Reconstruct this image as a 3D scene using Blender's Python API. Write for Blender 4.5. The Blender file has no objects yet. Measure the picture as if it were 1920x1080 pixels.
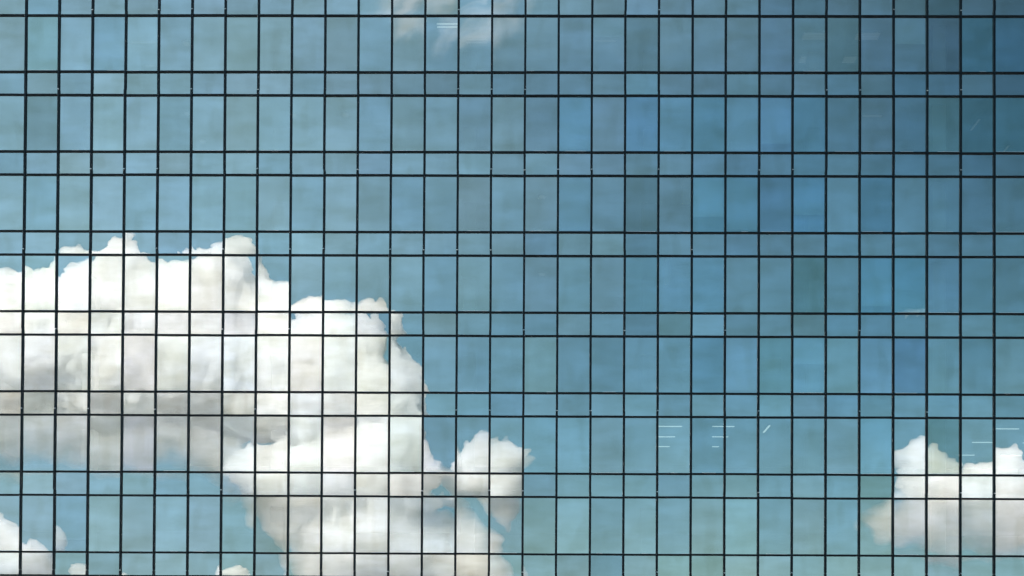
import bpy, bmesh, math, random
import numpy as np
from mathutils import Matrix, Vector

sc = bpy.context.scene
COL = sc.collection
rnd = random.Random(7)

# ------------------------------------------------------------------ camera
PITCH, YAW, ROLL = 0.0143449, 0.0085107, -0.0056815
cam_d = bpy.data.cameras.new('camera')
cam = bpy.data.objects.new('camera', cam_d)
COL.objects.link(cam)
cam_d.sensor_width = 36.0
cam_d.lens = 45.0
cam_d.shift_y = 760.0 / 1920.0            # a shift lens: level camera, raised frame
cam_d.clip_start, cam_d.clip_end = 0.5, 20000
cam.matrix_world = (Matrix.Translation((22.5533, -57.0946, 1.7)) @ Matrix.Rotation(YAW, 4, 'Z') @
                    Matrix.Rotation(PITCH, 4, 'X') @ Matrix.Rotation(ROLL, 4, 'Y') @ Matrix.Rotation(math.pi/2, 4, 'X'))
sc.camera = cam

# ------------------------------------------------------------------ sky and sun
SUN_EL, SUN_AZ = math.radians(44), math.radians(-24)     # azimuth from +Y towards +X: along the facade, just behind it
SKY = 0.05                                # sky strength
VEIL, VEILC, CIRC = .69, (6.1, 9.5, 11.4), (11, 11, 11.5)
world = bpy.data.worlds.new('World')
sc.world = world
world.use_nodes = True
wt = world.node_tree
wt.nodes.clear()
def wn(t, **k):
    n = wt.nodes.new(t)
    for a, b in k.items(): setattr(n, a, b)
    return n
sky = wn('ShaderNodeTexSky', sky_type='NISHITA', sun_disc=False)
sky.sun_elevation, sky.sun_rotation = SUN_EL, SUN_AZ
sky.altitude, sky.air_density, sky.dust_density, sky.ozone_density = 50, 1.0, 0.2, 2.0
bg = wn('ShaderNodeBackground'); bg.inputs['Strength'].default_value = SKY
out = wn('ShaderNodeOutputWorld')
wl = wt.links
wtc = wn('ShaderNodeTexCoord')
wdir = wtc.outputs['Generated']
def wmath(op, a, b=None, c=None):
    n = wn('ShaderNodeMath', operation=op)
    for i, x in enumerate((a, b, c)):
        if x is None: continue
        if isinstance(x, (int, float)): n.inputs[i].default_value = x
        else: wl.new(x, n.inputs[i])
    return n.outputs[0]
def wdot(v):
    n = wn('ShaderNodeVectorMath', operation='DOT_PRODUCT'); wl.new(wdir, n.inputs[0]); n.inputs[1].default_value = v
    return n.outputs['Value']
def wstep(x, lo, hi):
    n = wn('ShaderNodeMapRange', interpolation_type='SMOOTHERSTEP'); wl.new(x, n.inputs[0])
    n.inputs[1].default_value, n.inputs[2].default_value = lo, hi
    return n.outputs[0]
def wnoise(scale, detail, rot=(0, 0, 0), stretch=(1, 1, 1), dist=0.0):
    r = wn('ShaderNodeMapping'); wl.new(wdir, r.inputs[0]); r.inputs['Rotation'].default_value = rot
    m = wn('ShaderNodeMapping'); wl.new(r.outputs[0], m.inputs[0]); m.inputs['Scale'].default_value = stretch
    n = wn('ShaderNodeTexNoise'); wl.new(m.outputs[0], n.inputs['Vector'])
    n.inputs['Scale'].default_value, n.inputs['Detail'].default_value, n.inputs['Distortion'].default_value = scale, detail, dist
    return n.outputs[0]
def wmix(fac, a, col):
    n = wn('ShaderNodeMix', data_type='RGBA'); wl.new(fac, n.inputs[0]); wl.new(a, n.inputs[6]); n.inputs[7].default_value = (*col, 1)
    return n.outputs[2]
# thin high veil of ice cloud, thicker towards the sun's side, in faint level layers
veil = wmath('MULTIPLY', wstep(wdot((-.8, 0, .6)), -.12, .58), wmath('MULTIPLY_ADD', wnoise(3.0, 4, stretch=(1, 1, 4)), .8, .25))
veil = wmath('MULTIPLY', veil, VEIL)
# clear air, deepest blue-green in the band away from the sun
deep = wmath('MULTIPLY_ADD', wstep(wdot((.8, 0, .6)), .34, .64), -.46, 1.0)
tintn = wn('ShaderNodeMix', data_type='RGBA', blend_type='MULTIPLY'); tintn.inputs[0].default_value = 1
wl.new(sky.outputs[0], tintn.inputs[6]); tintn.inputs[7].default_value = (.70, 1.0, .89, 1)
deepn = wn('ShaderNodeMix', data_type='RGBA', blend_type='MULTIPLY'); deepn.inputs[0].default_value = 1
wl.new(tintn.outputs[2], deepn.inputs[6]); wl.new(deep, deepn.inputs[7])
col = wmix(veil, deepn.outputs[2], VEILC)
# pale haze low over the horizon
col = wmix(wmath('MULTIPLY', wstep(wdot((0, 0, 1)), .30, .04), .42), col, (3.4, 3.9, 5.0))
# torn cirrus streaks high up
cdir = Vector((-.052, -.853, .512)).normalized()
streak = wnoise(15, 9, rot=(0, math.radians(42), 0), stretch=(.8, 1, 3.2), dist=.25)
patch = wstep(wdot(cdir), math.cos(.085), math.cos(.0))
cir = wmath('MULTIPLY', wstep(wmath('MULTIPLY_ADD', patch, .26, wmath('SUBTRACT', streak, .18)), .36, .72), wstep(patch, 0, .45))
col = wmix(wmath('MULTIPLY', cir, .33), col, CIRC)
wl.new(col, bg.inputs['Color'])
wl.new(bg.outputs[0], out.inputs['Surface'])

sun_d = bpy.data.lights.new('sun', 'SUN')
sun_d.energy, sun_d.angle, sun_d.color = 3.25, math.radians(0.5), (1.0, 0.91, 0.85)
sun = bpy.data.objects.new('sun', sun_d)
COL.objects.link(sun)
sdir = Vector((math.sin(SUN_AZ)*math.cos(SUN_EL), math.cos(SUN_AZ)*math.cos(SUN_EL), math.sin(SUN_EL)))
sun.rotation_euler = sdir.to_track_quat('Z', 'Y').to_euler()
sun.location = (0, 40, 120)

vs = sc.view_settings
sc.display_settings.display_device = 'sRGB'
vs.view_transform, vs.look, vs.gamma, vs.use_curve_mapping = 'Standard', 'None', 1.0, False
vs.exposure = 1.64
cy = sc.cycles
cy.max_bounces, cy.volume_bounces, cy.transparent_max_bounces = 64, 48, 64
cy.diffuse_bounces, cy.glossy_bounces, cy.transmission_bounces = 4, 4, 8

# ------------------------------------------------------------------ materials
def mat(name, base=(.5, .5, .5), rough=.6, metal=0.0, spec=.5):
    m = bpy.data.materials.new(name); m.use_nodes = True
    b = m.node_tree.nodes['Principled BSDF']
    b.inputs['Base Color'].default_value = (*base, 1)
    b.inputs['Roughness'].default_value = rough
    b.inputs['Metallic'].default_value = metal
    b.inputs['Specular IOR Level'].default_value = spec
    return m
def grain(m, scale, amt, stretch=(1, 1, 1)):
    """multiply the base colour by a soft object-space noise"""
    t = m.node_tree; N = t.nodes; L = t.links
    b = N['Principled BSDF']; base = tuple(b.inputs['Base Color'].default_value)
    tc = N.new('ShaderNodeTexCoord'); mp = N.new('ShaderNodeMapping'); mp.inputs['Scale'].default_value = stretch
    nz = N.new('ShaderNodeTexNoise'); nz.inputs['Scale'].default_value = scale; nz.inputs['Detail'].default_value = 5
    mr = N.new('ShaderNodeMapRange'); mr.inputs['To Min'].default_value = 1-amt; mr.inputs['To Max'].default_value = 1+amt
    mx = N.new('ShaderNodeMix'); mx.data_type = 'RGBA'; mx.blend_type = 'MULTIPLY'; mx.inputs[0].default_value = 1
    mx.inputs[6].default_value = base
    L.new(tc.outputs['Object'], mp.inputs[0]); L.new(mp.outputs[0], nz.inputs['Vector'])
    L.new(nz.outputs[0], mr.inputs[0]); L.new(mr.outputs[0], mx.inputs[7]); L.new(mx.outputs[2], b.inputs['Base Color'])
    return m
M_frame = grain(mat('black_anodised_frame', (.0028, .0060, .0095), .38, 0.0, .22), 3.0, .35, (1, 1, .25))
M_rail = grain(mat('black_rail', (.0026, .0045, .0065), .45, 0.0, .2), 3.0, .35, (.25, 1, 1))
M_alu = mat('bare_aluminium', (.62, .63, .63), .35, .8)
M_slab = grain(mat('ceiling_plaster', (.55, .54, .50), .9), 1.5, .08)
M_core = grain(mat('core_wall_paint', (.30, .30, .28), .9), .6, .15)
M_back = mat('spandrel_backing', (.035, .045, .05), .9)
M_blind = grain(mat('blind_fabric', (.52, .53, .55), .95), 9, .06)
M_brown = grain(mat('brown_drape', (.22, .16, .09), .95), 6, .15)
M_col = grain(mat('column_concrete', (.34, .31, .27), .9), 2, .1)
M_ground = grain(mat('ground_city_soil', (.26, .26, .255), .9), .02, .25)
M_pave = grain(mat('paving_stone', (.28, .27, .25), .85), .8, .15)

def emit(name, c, s):
    m = bpy.data.materials.new(name); m.use_nodes = True
    t = m.node_tree; t.nodes.clear()
    e = t.nodes.new('ShaderNodeEmission'); e.inputs[0].default_value = (*c, 1); e.inputs[1].default_value = s
    o = t.nodes.new('ShaderNodeOutputMaterial'); t.links.new(e.outputs[0], o.inputs[0])
    return m
M_tube = emit('lit_fluorescent_tube', (1, .97, .9), .36)
M_tube_dim = emit('lit_louvre_tube', (1, .97, .9), 0.035)
M_tube_mid = emit('lit_twin_tube', (1, .97, .9), 0.24)
M_lamp_body = mat('lamp_housing', (.3, .3, .29), .5)

def glass_material():
    """mirror-coated solar glass: a tinted sharp reflection over a dim see-through body. Each pane's own colour
    (object colour) tints its coating; a slow ripple in the normal bends the reflection as tempered glass does."""
    m = bpy.data.materials.new('coated_solar_glass'); m.use_nodes = True
    t = m.node_tree; N = t.nodes; L = t.links; N.clear()
    out = N.new('ShaderNodeOutputMaterial')
    oi = N.new('ShaderNodeObjectInfo'); tc = N.new('ShaderNodeTexCoord'); geo = N.new('ShaderNodeNewGeometry')
    def vm(op, a=None, b=None, s=None):
        n = N.new('ShaderNodeVectorMath'); n.operation = op
        for i, x in ((0, a), (1, b)):
            if x is None: continue
            if isinstance(x, tuple): n.inputs[i].default_value = x
            else: L.new(x, n.inputs[i])
        if s is not None:
            if isinstance(s, float): n.inputs['Scale'].default_value = s
            else: L.new(s, n.inputs['Scale'])
        return n.outputs[0]
    off = vm('SCALE', (37., 91., 53.), None, oi.outputs['Random'])
    p1 = vm('ADD', vm('MULTIPLY', tc.outputs['Object'], (1, 1, 1)), off)
    n1 = N.new('ShaderNodeTexNoise'); n1.inputs['Scale'].default_value = .55; n1.inputs['Detail'].default_value = 1.0; L.new(p1, n1.inputs['Vector'])
    p2 = vm('ADD', vm('MULTIPLY', tc.outputs['Object'], (.35, 1, 1)), off)
    n2 = N.new('ShaderNodeTexNoise'); n2.inputs['Scale'].default_value = 2.6; n2.inputs['Detail'].default_value = 1.0; L.new(p2, n2.inputs['Vector'])
    d1 = vm('SCALE', vm('SUBTRACT', n1.outputs['Color'], (.5, .5, .5)), None, .0140)
    d2 = vm('SCALE', vm('SUBTRACT', n2.outputs['Color'], (.5, .5, .5)), None, .0036)
    pil = vm('MULTIPLY', tc.outputs['Object'], (.0011, 0, .0008))
    nn = vm('NORMALIZE', vm('ADD', vm('ADD', vm('ADD', geo.outputs['Normal'], d1), d2), pil))
    # coating tint: pane colour x slow blotches imitating uneven sky reflections and rooms behind
    p3 = vm('ADD', vm('MULTIPLY', tc.outputs['Object'], (.30, 1, .9)), off)
    n3 = N.new('ShaderNodeTexNoise'); n3.inputs['Scale'].default_value = 1.5; n3.inputs['Detail'].default_value = 3.0; L.new(p3, n3.inputs['Vector'])
    ramp = N.new('ShaderNodeValToRGB'); L.new(n3.outputs[0], ramp.inputs[0])
    e = ramp.color_ramp.elements
    e[0].position, e[0].color = .30, (.82, .83, .78, 1)
    e[1].position, e[1].color = .70, (1.02, 1.05, 1.08, 1)
    tint = N.new('ShaderNodeMix'); tint.data_type = 'RGBA'; tint.blend_type = 'MULTIPLY'; tint.inputs[0].default_value = 1
    L.new(oi.outputs['Color'], tint.inputs[6]); L.new(ramp.outputs[0], tint.inputs[7])
    p4 = vm('ADD', vm('MULTIPLY', tc.outputs['Object'], (1.5, 1, .3)), off)
    n4 = N.new('ShaderNodeTexNoise'); n4.inputs['Scale'].default_value = 1.7; n4.inputs['Detail'].default_value = 2.0; L.new(p4, n4.inputs['Vector'])
    r4 = N.new('ShaderNodeMapRange'); L.new(n4.outputs[0], r4.inputs[0]); r4.inputs[1].default_value, r4.inputs[2].default_value = .3, .7
    r4.inputs[3].default_value, r4.inputs[4].default_value = .972, 1.02
    run = N.new('ShaderNodeMix'); run.data_type = 'RGBA'; run.blend_type = 'MULTIPLY'; run.inputs[0].default_value = 1
    L.new(tint.outputs[2], run.inputs[6]); L.new(r4.outputs[0], run.inputs[7]); tint = run
    # a few soft brownish stains
    p5 = vm('ADD', vm('MULTIPLY', tc.outputs['Object'], (1.7, 1, .75)), vm('SCALE', off, None, 1.7))
    n5 = N.new('ShaderNodeTexNoise'); n5.inputs['Scale'].default_value = .85; n5.inputs['Detail'].default_value = .6; L.new(p5, n5.inputs['Vector'])
    r5 = N.new('ShaderNodeMapRange'); L.new(n5.outputs[0], r5.inputs[0]); r5.interpolation_type = 'SMOOTHSTEP'
    r5.inputs[1].default_value, r5.inputs[2].default_value = .57, .72
    r5.inputs[3].default_value, r5.inputs[4].default_value = 0.0, .38
    st = N.new('ShaderNodeMix'); st.data_type = 'RGBA'; st.blend_type = 'MULTIPLY'; L.new(r5.outputs[0], st.inputs[0])
    L.new(tint.outputs[2], st.inputs[6]); st.inputs[7].default_value = (.84, .82, .76, 1); tint = st
    gl = N.new('ShaderNodeBsdfGlossy'); gl.distribution = 'GGX'; gl.inputs['Roughness'].default_value = 0.0
    L.new(tint.outputs[2], gl.inputs['Color']); L.new(nn, gl.inputs['Normal'])
    tr = N.new('ShaderNodeBsdfTransparent'); tr.inputs[0].default_value = (.24, .31, .32, 1)
    ad = N.new('ShaderNodeAddShader'); L.new(gl.outputs[0], ad.inputs[0]); L.new(tr.outputs[0], ad.inputs[1])
    L.new(ad.outputs[0], out.inputs['Surface'])
    return m
M_glass = glass_material()
M_glass_body = bpy.data.materials.new('clear_glass_body'); M_glass_body.use_nodes = True
_t = M_glass_body.node_tree; _t.nodes.clear()
_a = _t.nodes.new('ShaderNodeBsdfTransparent'); _a.inputs[0].default_value = (.93, .97, .96, 1)
_o = _t.nodes.new('ShaderNodeOutputMaterial'); _t.links.new(_a.outputs[0], _o.inputs[0])

def vol_mat(name, density, g=0.5, col=(1, 1, 1)):
    m = bpy.data.materials.new(name); m.use_nodes = True
    t = m.node_tree; t.nodes.clear()
    v = t.nodes.new('ShaderNodeVolumeScatter')
    v.inputs['Color'].default_value = (*col, 1); v.inputs['Density'].default_value = density; v.inputs['Anisotropy'].default_value = g
    o = t.nodes.new('ShaderNodeOutputMaterial'); t.links.new(v.outputs[0], o.inputs['Volume'])
    return m

# ------------------------------------------------------------------ helpers
def box_bm(x0, x1, y0, y1, z0, z1, bm=None, bevel=0.0):
    bm = bm or bmesh.new()
    vs_ = [bm.verts.new((x, y, z)) for x in (x0, x1) for y in (y0, y1) for z in (z0, z1)]
    for f in ((0, 1, 3, 2), (4, 6, 7, 5), (0, 4, 5, 1), (2, 3, 7, 6), (0, 2, 6, 4), (1, 5, 7, 3)):
        bm.faces.new([vs_[i] for i in f])
    if bevel:
        bmesh.ops.bevel(bm, geom=list(bm.edges), offset=bevel, segments=1, affect='EDGES')
    return bm
def mesh(name, bm, *mats):
    bmesh.ops.recalc_face_normals(bm, faces=bm.faces)
    me = bpy.data.meshes.new(name); bm.to_mesh(me); bm.free()
    for m in mats: me.materials.append(m)
    return me
def obj(name, me, parent=None, loc=(0, 0, 0), rot=(0, 0, 0), **props):
    o = bpy.data.objects.new(name, me); COL.objects.link(o)
    o.parent = parent; o.location = loc; o.rotation_euler = rot
    for k, v in props.items(): o[k] = v
    return o

# ------------------------------------------------------------------ setting: ground
obj('ground', mesh('ground', box_bm(-8000, 8000, -8000, 8000, -1, 0), M_ground), kind='structure')
obj('pavement', mesh('pavement', box_bm(-30, 75, -9, -0.25, 0.004, .13, bevel=.02), M_pave), kind='structure')

# ------------------------------------------------------------------ the office building
W = 1.5                                  # module
HT, HS = 2.5561, 1.0554                  # tall pane row, short pane row
H = HT + HS
Z0 = 32.9659                             # head line of the topmost whole tall row
FW = 0.098                               # frame width
def ztop(s): return Z0 - s*H
def zbot(s): return Z0 - s*H - HT
bld = obj('office_building', None)
bld['label'] = 'mirror-glass office facade gridded by thin black frames, reflecting blue sky and white clouds'
bld['category'] = 'building'

def pane_mesh(name, w, h):
    bm = box_bm(-w/2, w/2, 0, .024, -h/2, h/2)
    bmesh.ops.recalc_face_normals(bm, faces=bm.faces)
    for f in bm.faces: f.material_index = 0 if f.normal.y < -.9 else 1
    return mesh(name, bm, M_glass, M_glass_body)
me_tall = pane_mesh('window_pane', W-.06, HT-.06)
me_short = pane_mesh('spandrel_pane', W-.06, HS-.06)

BASE = (.472, .484, .474)
special_tall = {  # (storey, bay): multiplier on the coating colour
 (0,1):(.92,1.0,.96),(0,2):(.94,.99,1.08),(0,3):(.92,.98,1.12),(0,7):(.9,.92,.9),(0,17):(1,1.02,1.06),(0,18):(.95,1.03,1.15),(0,19):(.88,.9,.86),(0,24):(.95,1,1),
 (0,25):(.88,.92,.88),(0,27):(.95,1.03,1.12),(0,29):(.7,.9,.95),(0,30):(.75,.9,.97),
 (1,1):(.85,.88,.86),(1,17):(.82,.9,1.18),(1,19):(.84,.97,1.16),(1,20):(.9,1.02,1.08),(1,21):(.78,.88,1.05),(1,22):(.9,.99,1.1),(1,23):(.84,.93,1.15),(1,24):(.8,.9,1.08),(1,28):(.8,.92,.9),(1,29):(.72,.85,.85),(1,30):(.75,.92,.92),
 (2,1):(.84,.9,.92),(2,17):(.85,.93,1.18),(2,19):(.82,.88,.9),(2,20):(1,1.03,1.02),(2,21):(.78,.98,1.15),(2,22):(.78,.94,1.15),(2,23):(.78,.88,.97),(2,24):(.78,.94,1.15),(2,26):(.8,.93,.97),
 (3,19):(.86,.94,1.08),(3,20):(.95,1.02,1.06),(3,21):(.92,1.03,1.08),(3,24):(.8,.9,.86),(3,26):(.8,.9,1.1),(3,27):(.82,.9,1.04),
 (4,20):(.9,.92,.93),(4,21):(.78,.86,.92),(4,22):(1.05,1.08,1.16),(4,23):(.86,.94,.88),(4,24):(.92,1.05,1.14),(4,27):(.85,.86,.96),
 (5,4):(.92,.92,.97),(5,6):(.94,.95,.98),(5,21):(.84,.93,1.08),(5,28):(.82,.86,.8),(5,26):(.9,.96,1.05),
 (6,2):(.88,.94,1.14),(6,16):(.97,.95,.92),(6,25):(.95,1.02,1.1),(3,1):(.92,.95,.95)}
special_short = {(3,20):(.9,.88,.83),(3,22):(.9,.86,.84),(3,24):(.88,.85,.8),(1,22):(1,1.05,1.15),(1,23):(.98,1.08,1.18),(1,24):(.9,.98,1.08),
 (-1,27):(.85,.86,.82),(-1,28):(.88,.88,.85),(0,19):(.92,.96,.95),(5,26):(.82,.88,.84),(6,18):(.85,.9,.95),(6,21):(.9,.88,.82)}
def pane(name, me, s, k, z, special, tilt):
    o = obj(name, me, bld, (W*k-W/2, 0.0, z), (rnd.gauss(0, tilt), rnd.gauss(0, .0006), rnd.gauss(0, tilt*.75)))
    v = 1 + rnd.gauss(0, .058); b = rnd.gauss(0, .025); g = rnd.gauss(0, .012)
    mu = special.get((s, k), (1, 1, 1))
    mu = (1+(mu[0]-1)*1.0, 1+(mu[1]-1)*(.35 if mu[2] > 1 else 1.0), 1+(mu[2]-1)*(.45 if mu[2] > 1 else 1.1))
    o.color = (BASE[0]*mu[0]*(v-b), BASE[1]*mu[1]*(v+g), BASE[2]*mu[2]*(v+b), 1)
    return o
for s in range(0, 7):
    for k in range(31):
        pane('window_pane', me_tall, s, k, (ztop(s)+zbot(s))/2, special_tall, .0025)
for s in range(-1, 7):
    for k in range(31):
        pane('spandrel_pane', me_short, s, k, (zbot(s)+ztop(s+1))/2, special_short, .0028)

# mullions: one length per storey, butted at an expansion joint a hand above the window head
JZ = .25
me_mul = mesh('mullion', box_bm(-FW/2, FW/2, -.075, -.002, .012, H-.012, bevel=.006), M_frame)
me_col = mesh('splice_clip', box_bm(-FW/2+.004, FW/2-.004, -.066, -.004, -.0115, .0115), M_frame)
me_clip = mesh('splice_clip', box_bm(-FW/2*.72, FW/2*.72, -.088, -.076, -.016, .016, bevel=.004), M_alu)
for k in range(30):
    for s in range(0, 8):
        obj('mullion', me_mul, bld, (W*k + rnd.gauss(0, .004), 0, ztop(s)+JZ), (rnd.gauss(0, .0006), rnd.gauss(0, .0010), 0))
        if s < 7: obj('splice_sleeve', me_col, bld, (W*k, 0, ztop(s)+JZ))
        if s < 8 and rnd.random() < .34:
            obj('splice_clip', me_clip, bld, (W*k, 0, ztop(s)+JZ), (rnd.uniform(-.5, .2), 0, 0))
me_rail = mesh('rail', box_bm(-(W-FW)/2-.002, (W-FW)/2+.002, -.060, -.002, -.041, .041, bevel=.005), M_rail)
me_glint = [mesh('sill_glint', box_bm(0, L, -.045, -.004, 0, .016), M_alu) for L in (.3, .6, .95, 1.3)]  # bright strips of partial length, added to imitate glints along the sills
for s in range(0, 8):
    for k in range(31):
        obj('head_rail', me_rail, bld, (W*k-W/2, 0, ztop(s)+rnd.gauss(0, .005)), (0, rnd.gauss(0, .0018), 0))
        if s < 7:
            dz = rnd.gauss(0, .005)
            obj('sill_rail', me_rail, bld, (W*k-W/2, 0, zbot(s)+dz), (0, rnd.gauss(0, .0018), 0))
            if rnd.random() < .40:
                i = rnd.randrange(4); L = (.3, .6, .95, 1.3)[i]
                obj('sill_glint', me_glint[i], bld, (W*k-W+FW/2+rnd.uniform(.01, W-FW-L-.01), 0, zbot(s)+dz+.0425))

# glazing outside the frame: same pieces joined
bm = bmesh.new(); bf = bmesh.new()
XL, XR = -4.5, 49.5
def outer(k, z0, z1):
    box_bm(W*k-W+.03, W*k-.03, 0, .024, z0+.03, z1-.03, bm)
rows = [(zbot(s), ztop(s), s, 't') for s in range(-2, 9)] + [(ztop(s+1), zbot(s), s, 's') for s in range(-2, 8)]
for z0, z1, s, ty in rows:
    vis = (0 <= s <= 6) if ty == 't' else (-1 <= s <= 6)
    for k in range(-2, 34):
        if not (vis and 0 <= k <= 30): outer(k, max(z0, .3), z1)
bmesh.ops.recalc_face_normals(bm, faces=bm.faces)
for f in bm.faces: f.material_index = 0 if f.normal.y < -.9 else 1
o = obj('surrounding_glazing', mesh('surrounding_glazing', bm, M_glass, M_glass_body), bld, kind='stuff'); o.color = (*BASE, 1)
for k in list(range(-3, 0)) + list(range(30, 34)):
    box_bm(W*k-FW/2, W*k+FW/2, -.075, -.002, .3, 41.0, bf)
for k in range(30):
    box_bm(W*k-FW/2, W*k+FW/2, -.075, -.002, .3, ztop(7)+JZ-.012, bf)
    box_bm(W*k-FW/2, W*k+FW/2, -.075, -.002, ztop(0)+JZ+H+.012, 41.0, bf)
for z0, z1, s, ty in rows:
    for k in range(-2, 34):
        z = z1
        inside = 0 <= k <= 30 and ((ty == 't' and 0 <= s <= 7) or (ty == 's' and 0 <= s <= 6))
        if not inside: box_bm(W*k-W+FW/2, W*k-FW/2, -.060, -.002, z-.041, z+.041, bf)
obj('surrounding_frame', mesh('surrounding_frame', bf, M_frame), bld, kind='stuff')

# body: floors with ceilings, spandrel backing, core, side and back walls, roof
for s in range(-2, 8):
    obj('floor_slab', mesh('floor_slab', box_bm(XL+.2, XR-.2, .16, 15.8, ztop(s)+.03, zbot(s-1)-.06), M_slab), bld)
    obj('spandrel_backing', mesh('spandrel_backing', box_bm(XL+.1, XR-.1, .07, .155, ztop(s)+.03, zbot(s-1)-.03), M_back), bld)
obj('core_wall', mesh('core_wall', box_bm(XL+.3, XR-.3, 12.0, 12.3, .2, ztop(-2)), M_core), bld)
obj('side_wall', mesh('side_wall', box_bm(XL-.35, XL-.06, -.05, 26, 0, 41.6), M_core), bld)
obj('side_wall', mesh('side_wall', box_bm(XR+.06, XR+.35, -.05, 26, 0, 41.6), M_core), bld)
obj('back_wall', mesh('back_wall', box_bm(XL-.05, XR+.05, 25.7, 26, 0, 41.5), M_core), bld)
obj('roof', mesh('roof', box_bm(XL-.05, XR+.05, .05, 25.65, 41.05, 41.4), M_core), bld)
obj('plinth', mesh('plinth', box_bm(XL-.05, XR+.05, -.2, .15, 0, .28, bevel=.01), M_pave), bld)
me_c = mesh('column', box_bm(-.32, .32, -.32, .32, 0, HT+.09, bevel=.03), M_col)
for s in range(0, 7):
    for cx in (1.9, 10.9, 19.9, 28.4, 36.2, 41.3, 47.0):
        obj('column', me_c, bld, (cx, 3.4 if cx < 41 or cx > 42 else 1.1, zbot(s)-.065))
# blinds and partitions behind single panes: (storey, bay, drop, kind)
for s, k, drop, kind in [(0,2,2.4,'b'),(0,3,2.4,'b'),(1,17,2.4,'b'),(2,17,2.4,'b'),(5,19,2.4,'b'),(6,2,2.0,'b'),(5,4,2.4,'b'),(4,22,2.4,'b'),
                         (1,23,2.1,'b'),(1,22,2.4,'b'),(2,24,1.7,'b'),(2,22,2.4,'b'),(3,26,2.2,'b'),(4,24,1.2,'b'),(0,18,.9,'b'),(2,21,1.8,'b'),(0,27,1.2,'b')]:
    m_ = mesh('roller_blind', box_bm(-.69, .69, .12, .135, -drop, 0), M_blind)
    obj('roller_blind', m_, bld, (W*k-W/2, 0, ztop(s)+.02))
for s, k, x0, x1, z0, z1 in [(3,20,-.45,-.2,-1.25,0),(2,20,.3,.72,-1.2,0),(4,23,-.6,.3,-1.5,-.9)]:
    obj('brown_drape', mesh('brown_drape', box_bm(x0, x1, .2, .26, z0, z1), M_brown), bld, (W*k-W/2, 0, ztop(s)))

# ------------------------------------------------------------------ ceiling lights seen through the glass
def light_bar(s, x, y, length, label, along='x', tubes=1, dim=False, group=None):
    r = obj('ceiling_light', None, None, (x, y, ztop(s)+.03))
    r['label'] = label; r['category'] = 'ceiling light'
    if group: r['group'] = group
    n = tubes; w = .11 if n == 1 else .155*n if n > 2 else .40
    hb = box_bm(0, length, -w/2, w/2, -.055, -.002)
    tb = []
    for i in range(n):
        yy = (i-(n-1)/2)*(.155 if n > 2 else .26 if n > 1 else .11)
        tb.append(box_bm(.02, length-.02, yy-.038, yy+.038, -.085, -.056))
    rot = 0 if along == 'x' else math.pi/2
    r.rotation_euler = (0, 0, rot)
    obj('housing', mesh('housing', hb, M_lamp_body), r)
    for b in tb: obj('tube', mesh('tube', b, M_tube_dim if dim else M_tube_mid if n > 1 else M_tube), r)
G = 'fluorescent lights behind the glass'
FA = 'in the sixth tall row down'
light_bar(5, 28.62, 1.69, 1.2, 'lit white strip light, top of the left column of a set of six', group=G)
light_bar(5, 28.6, 3.91, 1.17, 'lit white strip light in the left column of the six, middle one', group=G)
light_bar(5, 28.6, 6.18, 1.16, 'lit white strip light in the left column of the six, lowest and shortest', group=G)
light_bar(5, 31.18, 1.66, 1.05, 'lit white strip light crossing a mullion, top of the right column of six', group=G)
light_bar(5, 31.5, 3.88, .8, 'lit white strip light in the right column of six, middle one', group=G)
light_bar(5, 31.84, 6.14, .36, 'tiny lit strip light at the bottom of the right column of six', group=G)
light_bar(5, 33.78, 1.4, 1.5, 'short bright strip light slanting alone beside the six level ones', along='y', group=G)
light_bar(5, 44.2, 1.93, 1.17, 'bright level strip light highest above the right cloud at the edge', group=G)
light_bar(5, 44.23, 4.9, 1.0, 'bright level strip light in the greenish pane above the right cloud', group=G)
light_bar(5, 44.6, 7.97, .85, 'bright short strip light just left of the right cloud\'s second top', group=G)
light_bar(5, 46.79, 8.07, 1.17, 'bright strip light low at the right edge above the cloud', group=G)
light_bar(5, 46.7, 4.98, 1.1, 'strip light cut by the right edge above the cloud', group=G)
light_bar(0, 18.45, .72, 1.05, 'twin-tube light under wispy cirrus in the top tall row', tubes=2, group=G)
light_bar(0, 19.77, 2.08, 1.0, 'twin-tube light right of and below the one under the cirrus', tubes=2, dim=True, group=G)
light_bar(0, 4.02, 2.23, 1.35, 'faint long strip light in the pale fifth pane of the top tall row', dim=True, group=G)
light_bar(0, 4.05, 4.41, .5, 'faint small strip light low in the fifth pane of the top tall row', dim=True, group=G)
light_bar(0, 25.67, 2.04, 1.05, 'faint thin strip light in the upper middle blue pane', dim=True, group=G)
light_bar(1, 38.09, 1.8, .9, 'faint strip light alone in the second tall row at the right', dim=True, group=G)
light_bar(1, 43.6, 2.1, 1.15, 'faint slanting strip light in the dark pane near the right edge', along='y', dim=True, group=G)
light_bar(1, 46.0, 4.88, .7, 'faint slanting strip light lowest at the right edge, second tall row', along='y', dim=True, group=G)
for s, x, y, L, lab in [(0,35.28,1.62,1.1,'faint louvred light panel at upper right, upper left of four'),(0,37.72,1.62,1.1,'faint louvred light panel crossing a mullion, upper right of four'),
                        (0,35.6,3.75,.6,'faint louvred light panel at upper right, lower left of four'),(0,37.67,3.75,.62,'faint louvred light panel at upper right, lower right of four')]:
    light_bar(s, x, y, L, lab, tubes=4, dim=True, group='louvred ceiling lights behind the glass')
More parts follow.
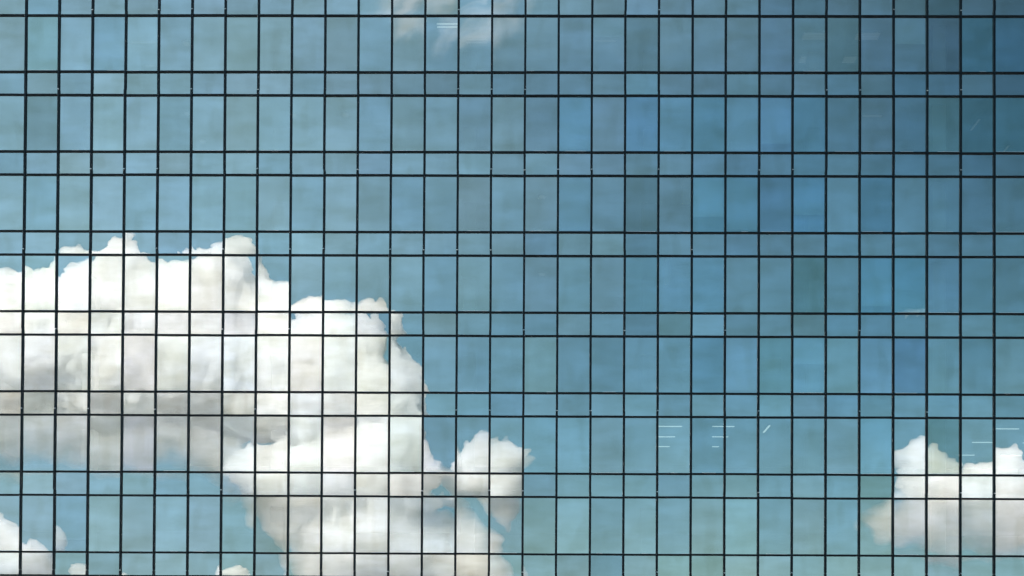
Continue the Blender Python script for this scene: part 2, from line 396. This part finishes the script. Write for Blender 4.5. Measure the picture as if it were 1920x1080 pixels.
for s, x, y, lab in [(1,11.75,1.85,'small round downlight in the ninth pane of the second tall row'),(1,14.19,1.78,'small round downlight in the pale eleventh pane of the second tall row'),
                     (1,6.84,4.59,'small round downlight low in the seventh pane, second tall row'),(1,6.87,1.7,'small round downlight high in the sixth pane, second tall row'),
                     (2,23.33,2.27,'small round downlight in the pane left of the violet-blue pane, third tall row'),(2,23.26,6.43,'small round downlight at the foot of the pane beside the violet-blue one'),
                     (3,23.35,2.31,'small round downlight in the fourth tall row, mid facade'),(0,6.59,2.37,'small bright downlight in the sixth pane of the top tall row')]:
    r = obj('downlight', None, None, (x, y, ztop(s)+.03)); r['label'] = lab; r['category'] = 'ceiling light'; r['group'] = 'round downlights behind the glass'
    b = bmesh.new(); bmesh.ops.create_cone(b, cap_ends=True, segments=16, radius1=.20, radius2=.23, depth=.06, matrix=Matrix.Translation((0, 0, -.033)))
    obj('rim', mesh('rim', b, M_lamp_body), r)
    b = bmesh.new(); bmesh.ops.create_cone(b, cap_ends=True, segments=16, radius1=.16, radius2=.17, depth=.02, matrix=Matrix.Translation((0, 0, -.074)))
    obj('diffuser', mesh('diffuser', b, M_tube_dim), r)

# ------------------------------------------------------------------ clouds (south sky, mirrored by the facade)
import openvdb
nrng = np.random.default_rng(5)
YC = -1500.0
def vnoise(shape, cell, seed):
    """smooth value noise in [-1,1] sampled on a grid; cell = feature size in voxels"""
    g = np.random.default_rng(seed)
    n = [int(math.ceil(s/cell))+3 for s in shape]
    a = g.random(n, dtype=np.float32)*2-1
    offs = g.random(3)
    for ax in range(3):
        p = (np.arange(shape[ax])/cell + offs[ax]); i = p.astype(int); f = p-i; f = (f*f*f*(f*(f*6-15)+10)).astype(np.float32)
        sh = [1, 1, 1]; sh[ax] = -1
        f = f.reshape(sh)
        a = np.take(a, i, axis=ax)*(1-f) + np.take(a, i+1, axis=ax)*f
    return a
def inside_distance(poly, X, Z):
    """signed distance to a closed outline, positive inside"""
    P = np.array(poly, float); Q = np.roll(P, -1, 0)
    d = np.full(X.shape, 1e9); ins = np.zeros(X.shape, bool)
    for (ax, az), (bx, bz) in zip(P, Q):
        ex, ez = bx-ax, bz-az
        t = np.clip(((X-ax)*ex+(Z-az)*ez)/(ex*ex+ez*ez+1e-9), 0, 1)
        d = np.minimum(d, (X-ax-t*ex)**2+(Z-az-t*ez)**2)
        c = ((az > Z) != (bz > Z)) & (X < ex*(Z-az)/(ez if ez else 1e-9)+ax)
        ins ^= c
    return np.where(ins, 1, -1)*np.sqrt(d)
def cloud(name, polys, h, cap, lump, rough, density, seed, shrink=0.0, heads=0, head_r=(1, 5), wave=10, taper=0.0, y_off=0.0):
    pts = np.array([p for q in polys for p in q])
    x0, z0 = pts.min(0)-20; x1, z1 = pts.max(0)+20
    nx, nz = int((x1-x0)/h), int((z1-z0)/h)
    ny = int((2*cap+50)/h)
    xs = x0+np.arange(nx)*h; zs = z0+np.arange(nz)*h; ys = (np.arange(ny)-ny/2)*h
    X, Z = np.meshgrid(xs, zs, indexing='ij')
    d = np.maximum.reduce([inside_distance(p, X, Z) for p in polys])-shrink
    d = np.minimum(d, cap).astype(np.float32)
    # the body bulges towards +y and -y, wavering in depth
    sh = (nx, ny, nz)
    wav = vnoise((nx, 1, nz), 55/h, seed+1)[:, 0, :]*wave
    Y = ys[None, :, None].astype(np.float32) - wav[:, None, :]
    if taper:                              # thin veil: thickness dies away slowly towards its outline
        s = (cap*(np.clip(d, 0, None)/cap)**taper)[:, None, :] - np.abs(Y)
        s = np.where(d[:, None, :] < 0, d[:, None, :], s) - 1.6
        fade = np.clip(d/(.6*cap), .12, 1)[:, None, :]
    else:
        s = cap - np.sqrt((cap-d[:, None, :])**2 + Y**2)
        fade = 1.0
    for i, (cell, amp) in enumerate(lump):
        s += fade*amp*(.34-np.abs(vnoise(sh, cell/h, seed+10+i)))
    # cauliflower heads budding from the skin
    rg = np.random.default_rng(seed+7)
    q = s[::2, ::2, ::2]; cand = np.argwhere((q > 2) & (q < 9))*2
    for c in cand[rg.choice(len(cand), min(heads, len(cand)), replace=False)]:
        r = (s[tuple(c)] + rg.uniform(*head_r))/h
        lo = np.maximum(c-int(r)-2, 0); hi = np.minimum(c+int(r)+3, sh)
        g = np.ogrid[lo[0]:hi[0], lo[1]:hi[1], lo[2]:hi[2]]
        q = (r-np.sqrt((g[0]-c[0])**2+(g[1]-c[1])**2+(g[2]-c[2])**2))*h
        v = s[lo[0]:hi[0], lo[1]:hi[1], lo[2]:hi[2]]
        np.maximum(v, q, out=v)
    for i, (cell, amp) in enumerate(rough):
        s += fade*amp*vnoise(sh, cell/h, seed+40+i)
    s[[0, -1]] = -5; s[:, [0, -1]] = -5; s[:, :, [0, -1]] = -5
    g = openvdb.FloatGrid(5.0); g.copyFromArray(np.ascontiguousarray(-s, dtype=np.float32))
    p, t, q = g.convertToPolygons(0.0, 0.0)
    p = p*h + np.array([x0, ys[0]+YC+y_off, z0])
    me = bpy.data.meshes.new(name)
    me.from_pydata([], [], [])
    me.vertices.add(len(p)); me.vertices.foreach_set('co', p.astype(np.float32).ravel())
    q = np.asarray(q); nq = len(q)
    me.loops.add(nq*4); me.loops.foreach_set('vertex_index', q.astype(np.int32).ravel())
    me.polygons.add(nq); me.polygons.foreach_set('loop_start', np.arange(0, nq*4, 4, dtype=np.int32))
    me.update(calc_edges=True); me.validate()
    me.materials.append(vol_mat(name+'_vapour', density))
    return obj(name, me, kind='structure')
MAIN = [(-674.0, 517.5), (-621.5, 526.9), (-607.1, 523.0), (-592.7, 531.6), (-580.9, 529.6), (-566.5, 535.6), (-552.0, 529.7), (-540.2, 531.1), (-540.4, 548.1), (-528.7, 556.1), (-505.1, 557.4), (-492.2, 573.9), (-473.9, 585.8), (-455.5, 583.9), (-444.9, 564.2), (-427.8, 560.3), (-421.1, 548.5), (-395.6, 549.8), (-381.9, 557.8), (-349.8, 559.2), (-338.8, 569.7), (-323.1, 571.1), (-309.9, 559.3), (-304.4, 525.2), (-292.5, 508.1), (-274.1, 500.3), (-253.2, 504.3), (-238.8, 504.4), (-220.5, 503.1), (-211.4, 511.0), (-187.8, 501.2), (-165.6, 494.7), (-155.1, 486.3), (-135.5, 486.3), (-128.7, 453.6), (-135.1, 435.3), (-116.8, 420.9), (-98.4, 404.0), (-91.8, 383.1), (-87.7, 360.9), (-90.1, 333.4), (-75.6, 308.7), (-58.6, 294.4), (-70.3, 283.9), (-109.4, 296.8), (-161.6, 304.4), (-226.8, 309.4), (-279.1, 319.0), (-331.5, 331.8), (-403.4, 338.1), (-475.4, 342.4), (-553.9, 343.4), (-671.9, 343.0)]
PUFF = [(-53.5, 311.4), (-39.3, 324.5), (-12.0, 332.4), (8.9, 324.7), (31.1, 316.9), (36.4, 297.4), (13.0, 285.6), (0.1, 269.9), (-14.1, 250.2), (-37.6, 264.5), (-57.2, 284.0)]
LOWER = [(-331.2, 295.9), (-226.8, 309.4), (-96.4, 296.9), (-73.3, 252.6), (-62.3, 255.3), (-40.0, 229.3), (-15.1, 205.9), (2.0, 163.7), (12.0, 128.0), (-225.3, 113.8), (-251.8, 162.5), (-271.6, 198.2), (-304.5, 227.4), (-321.1, 266.5)]
CORNER = [(-657.4, 225.9), (-618.2, 233.9), (-591.8, 217.7), (-572.1, 209.9), (-559.1, 216.5), (-544.5, 200.9), (-539.2, 193.1), (-532.2, 151.4), (-577.9, 144.6), (-656.4, 144.2)]
RIGHT = [(471.7, 317.4), (482.7, 326.5), (512.4, 333.2), (528.0, 328.0), (553.9, 319.0), (556.5, 295.6), (564.2, 307.4), (579.7, 310.0), (621.1, 307.6), (633.4, 297.2), (675.4, 300.0), (707.6, 274.2), (707.6, 215.7), (633.4, 228.4), (584.9, 247.6), (513.8, 247.3), (487.9, 263.5), (480.1, 289.5)]
RBASE = [(429.7, 237.2), (455.6, 254.9), (481.5, 273.2), (487.9, 292.7), (559.1, 286.5), (707.7, 280.6), (707.6, 183.3), (630.2, 186.2), (565.6, 192.4), (513.9, 194.1), (455.7, 211.3)]
MBASE = [(-672.2, 366.6), (-554.2, 367.0), (-423.3, 367.5), (-338.1, 348.2), (-279.1, 315.7), (-291.8, 273.2), (-330.8, 260.0), (-370.2, 279.4), (-402.9, 289.1), (-487.9, 285.4), (-553.3, 288.4), (-671.3, 291.2)]
TOEA = [(-509.4, 151.5), (-503.0, 165.9), (-486.7, 171.1), (-460.6, 168.7), (-453.9, 151.7)]
TOEB = [(-346.2, 152.3), (-337.9, 171.9), (-330.1, 177.1), (-315.7, 172.0), (-309.0, 152.4)]
HEAD = [(-345.5, 291.9), (-331.2, 303.7), (-305.2, 315.6), (-279.1, 314.4), (-253.0, 322.3), (-234.9, 339.4), (-210.8, 343.4), (-187.9, 334.4), (-161.8, 338.4), (-132.5, 339.2), (-103.1, 328.2), (-75.6, 310.0), (-52.1, 291.8), (-27.9, 280.8), (-37.6, 264.5), (-63.7, 272.2), (-66.8, 254.6), (-115.6, 244.6), (-200.2, 241.0), (-252.4, 247.3), (-288.4, 260.2), (-318.0, 279.6)]
LINK = [(-73.7, 316.5), (-44.4, 308.8), (7.7, 310.3), (33.7, 303.9), (20.8, 284.3), (4.7, 267.9), (8.0, 245.1), (-1.6, 219.0), (-27.7, 241.7), (-50.6, 261.2), (-76.7, 274.1)]
SCRAP = [(480, 490), (500, 497), (523, 492), (527, 484), (505, 478), (482, 480)]
LUMP = [(70, 5), (34, 6), (18, 5.5), (10, 4)]
ROUGH = [(7, 2.4), (4.5, 1.6)]
WISP = [(80, 22), (44, 16), (22, 9), (11, 5)]
cloud('cumulus_cloud', [MAIN], 1.5, 75, LUMP, ROUGH, .18, 100, shrink=7, heads=1500, head_r=(1, 6))
cloud('cumulus_cloud', [HEAD], 1.5, 45, LUMP, ROUGH, .13, 170, shrink=3, heads=600, head_r=(1.5, 6), y_off=45)
cloud('cumulus_cloud', [PUFF], 1.4, 40, LUMP, ROUGH, .12, 130, shrink=7, heads=260, head_r=(1, 5), y_off=30)
cloud('cumulus_cloud', [LOWER], 1.8, 60, [(60, 18), (34, 14), (17, 8), (9, 4)], ROUGH, .10, 150, shrink=-4, taper=1.0, y_off=20)
cloud('cumulus_cloud', [RIGHT], 1.5, 50, LUMP, ROUGH, .17, 200, shrink=6, heads=450, head_r=(1.5, 5))
cloud('cumulus_cloud', [CORNER], 1.5, 50, LUMP, ROUGH, .12, 300, shrink=7, heads=120, head_r=(1.5, 5))
cloud('cumulus_cloud', [TOEA, TOEB], 1.5, 20, LUMP[1:], ROUGH, .2, 400, heads=30, head_r=(1, 3))
cloud('cloud_veil', [MBASE], 2.0, 40, WISP, ROUGH, .035, 500, shrink=-10, taper=1.3, y_off=10)
cloud('cloud_veil', [LINK], 2.0, 32, WISP, ROUGH, .11, 700, shrink=-6, taper=1.2, y_off=15)
cloud('cloud_veil', [SCRAP], 1.0, 10, [(16, 7), (8, 5)], [(4, 2)], .05, 800, shrink=-3, taper=1.0)
cloud('cloud_veil', [RBASE], 2.0, 45, WISP, ROUGH, .045, 600, shrink=-8, taper=1.2)
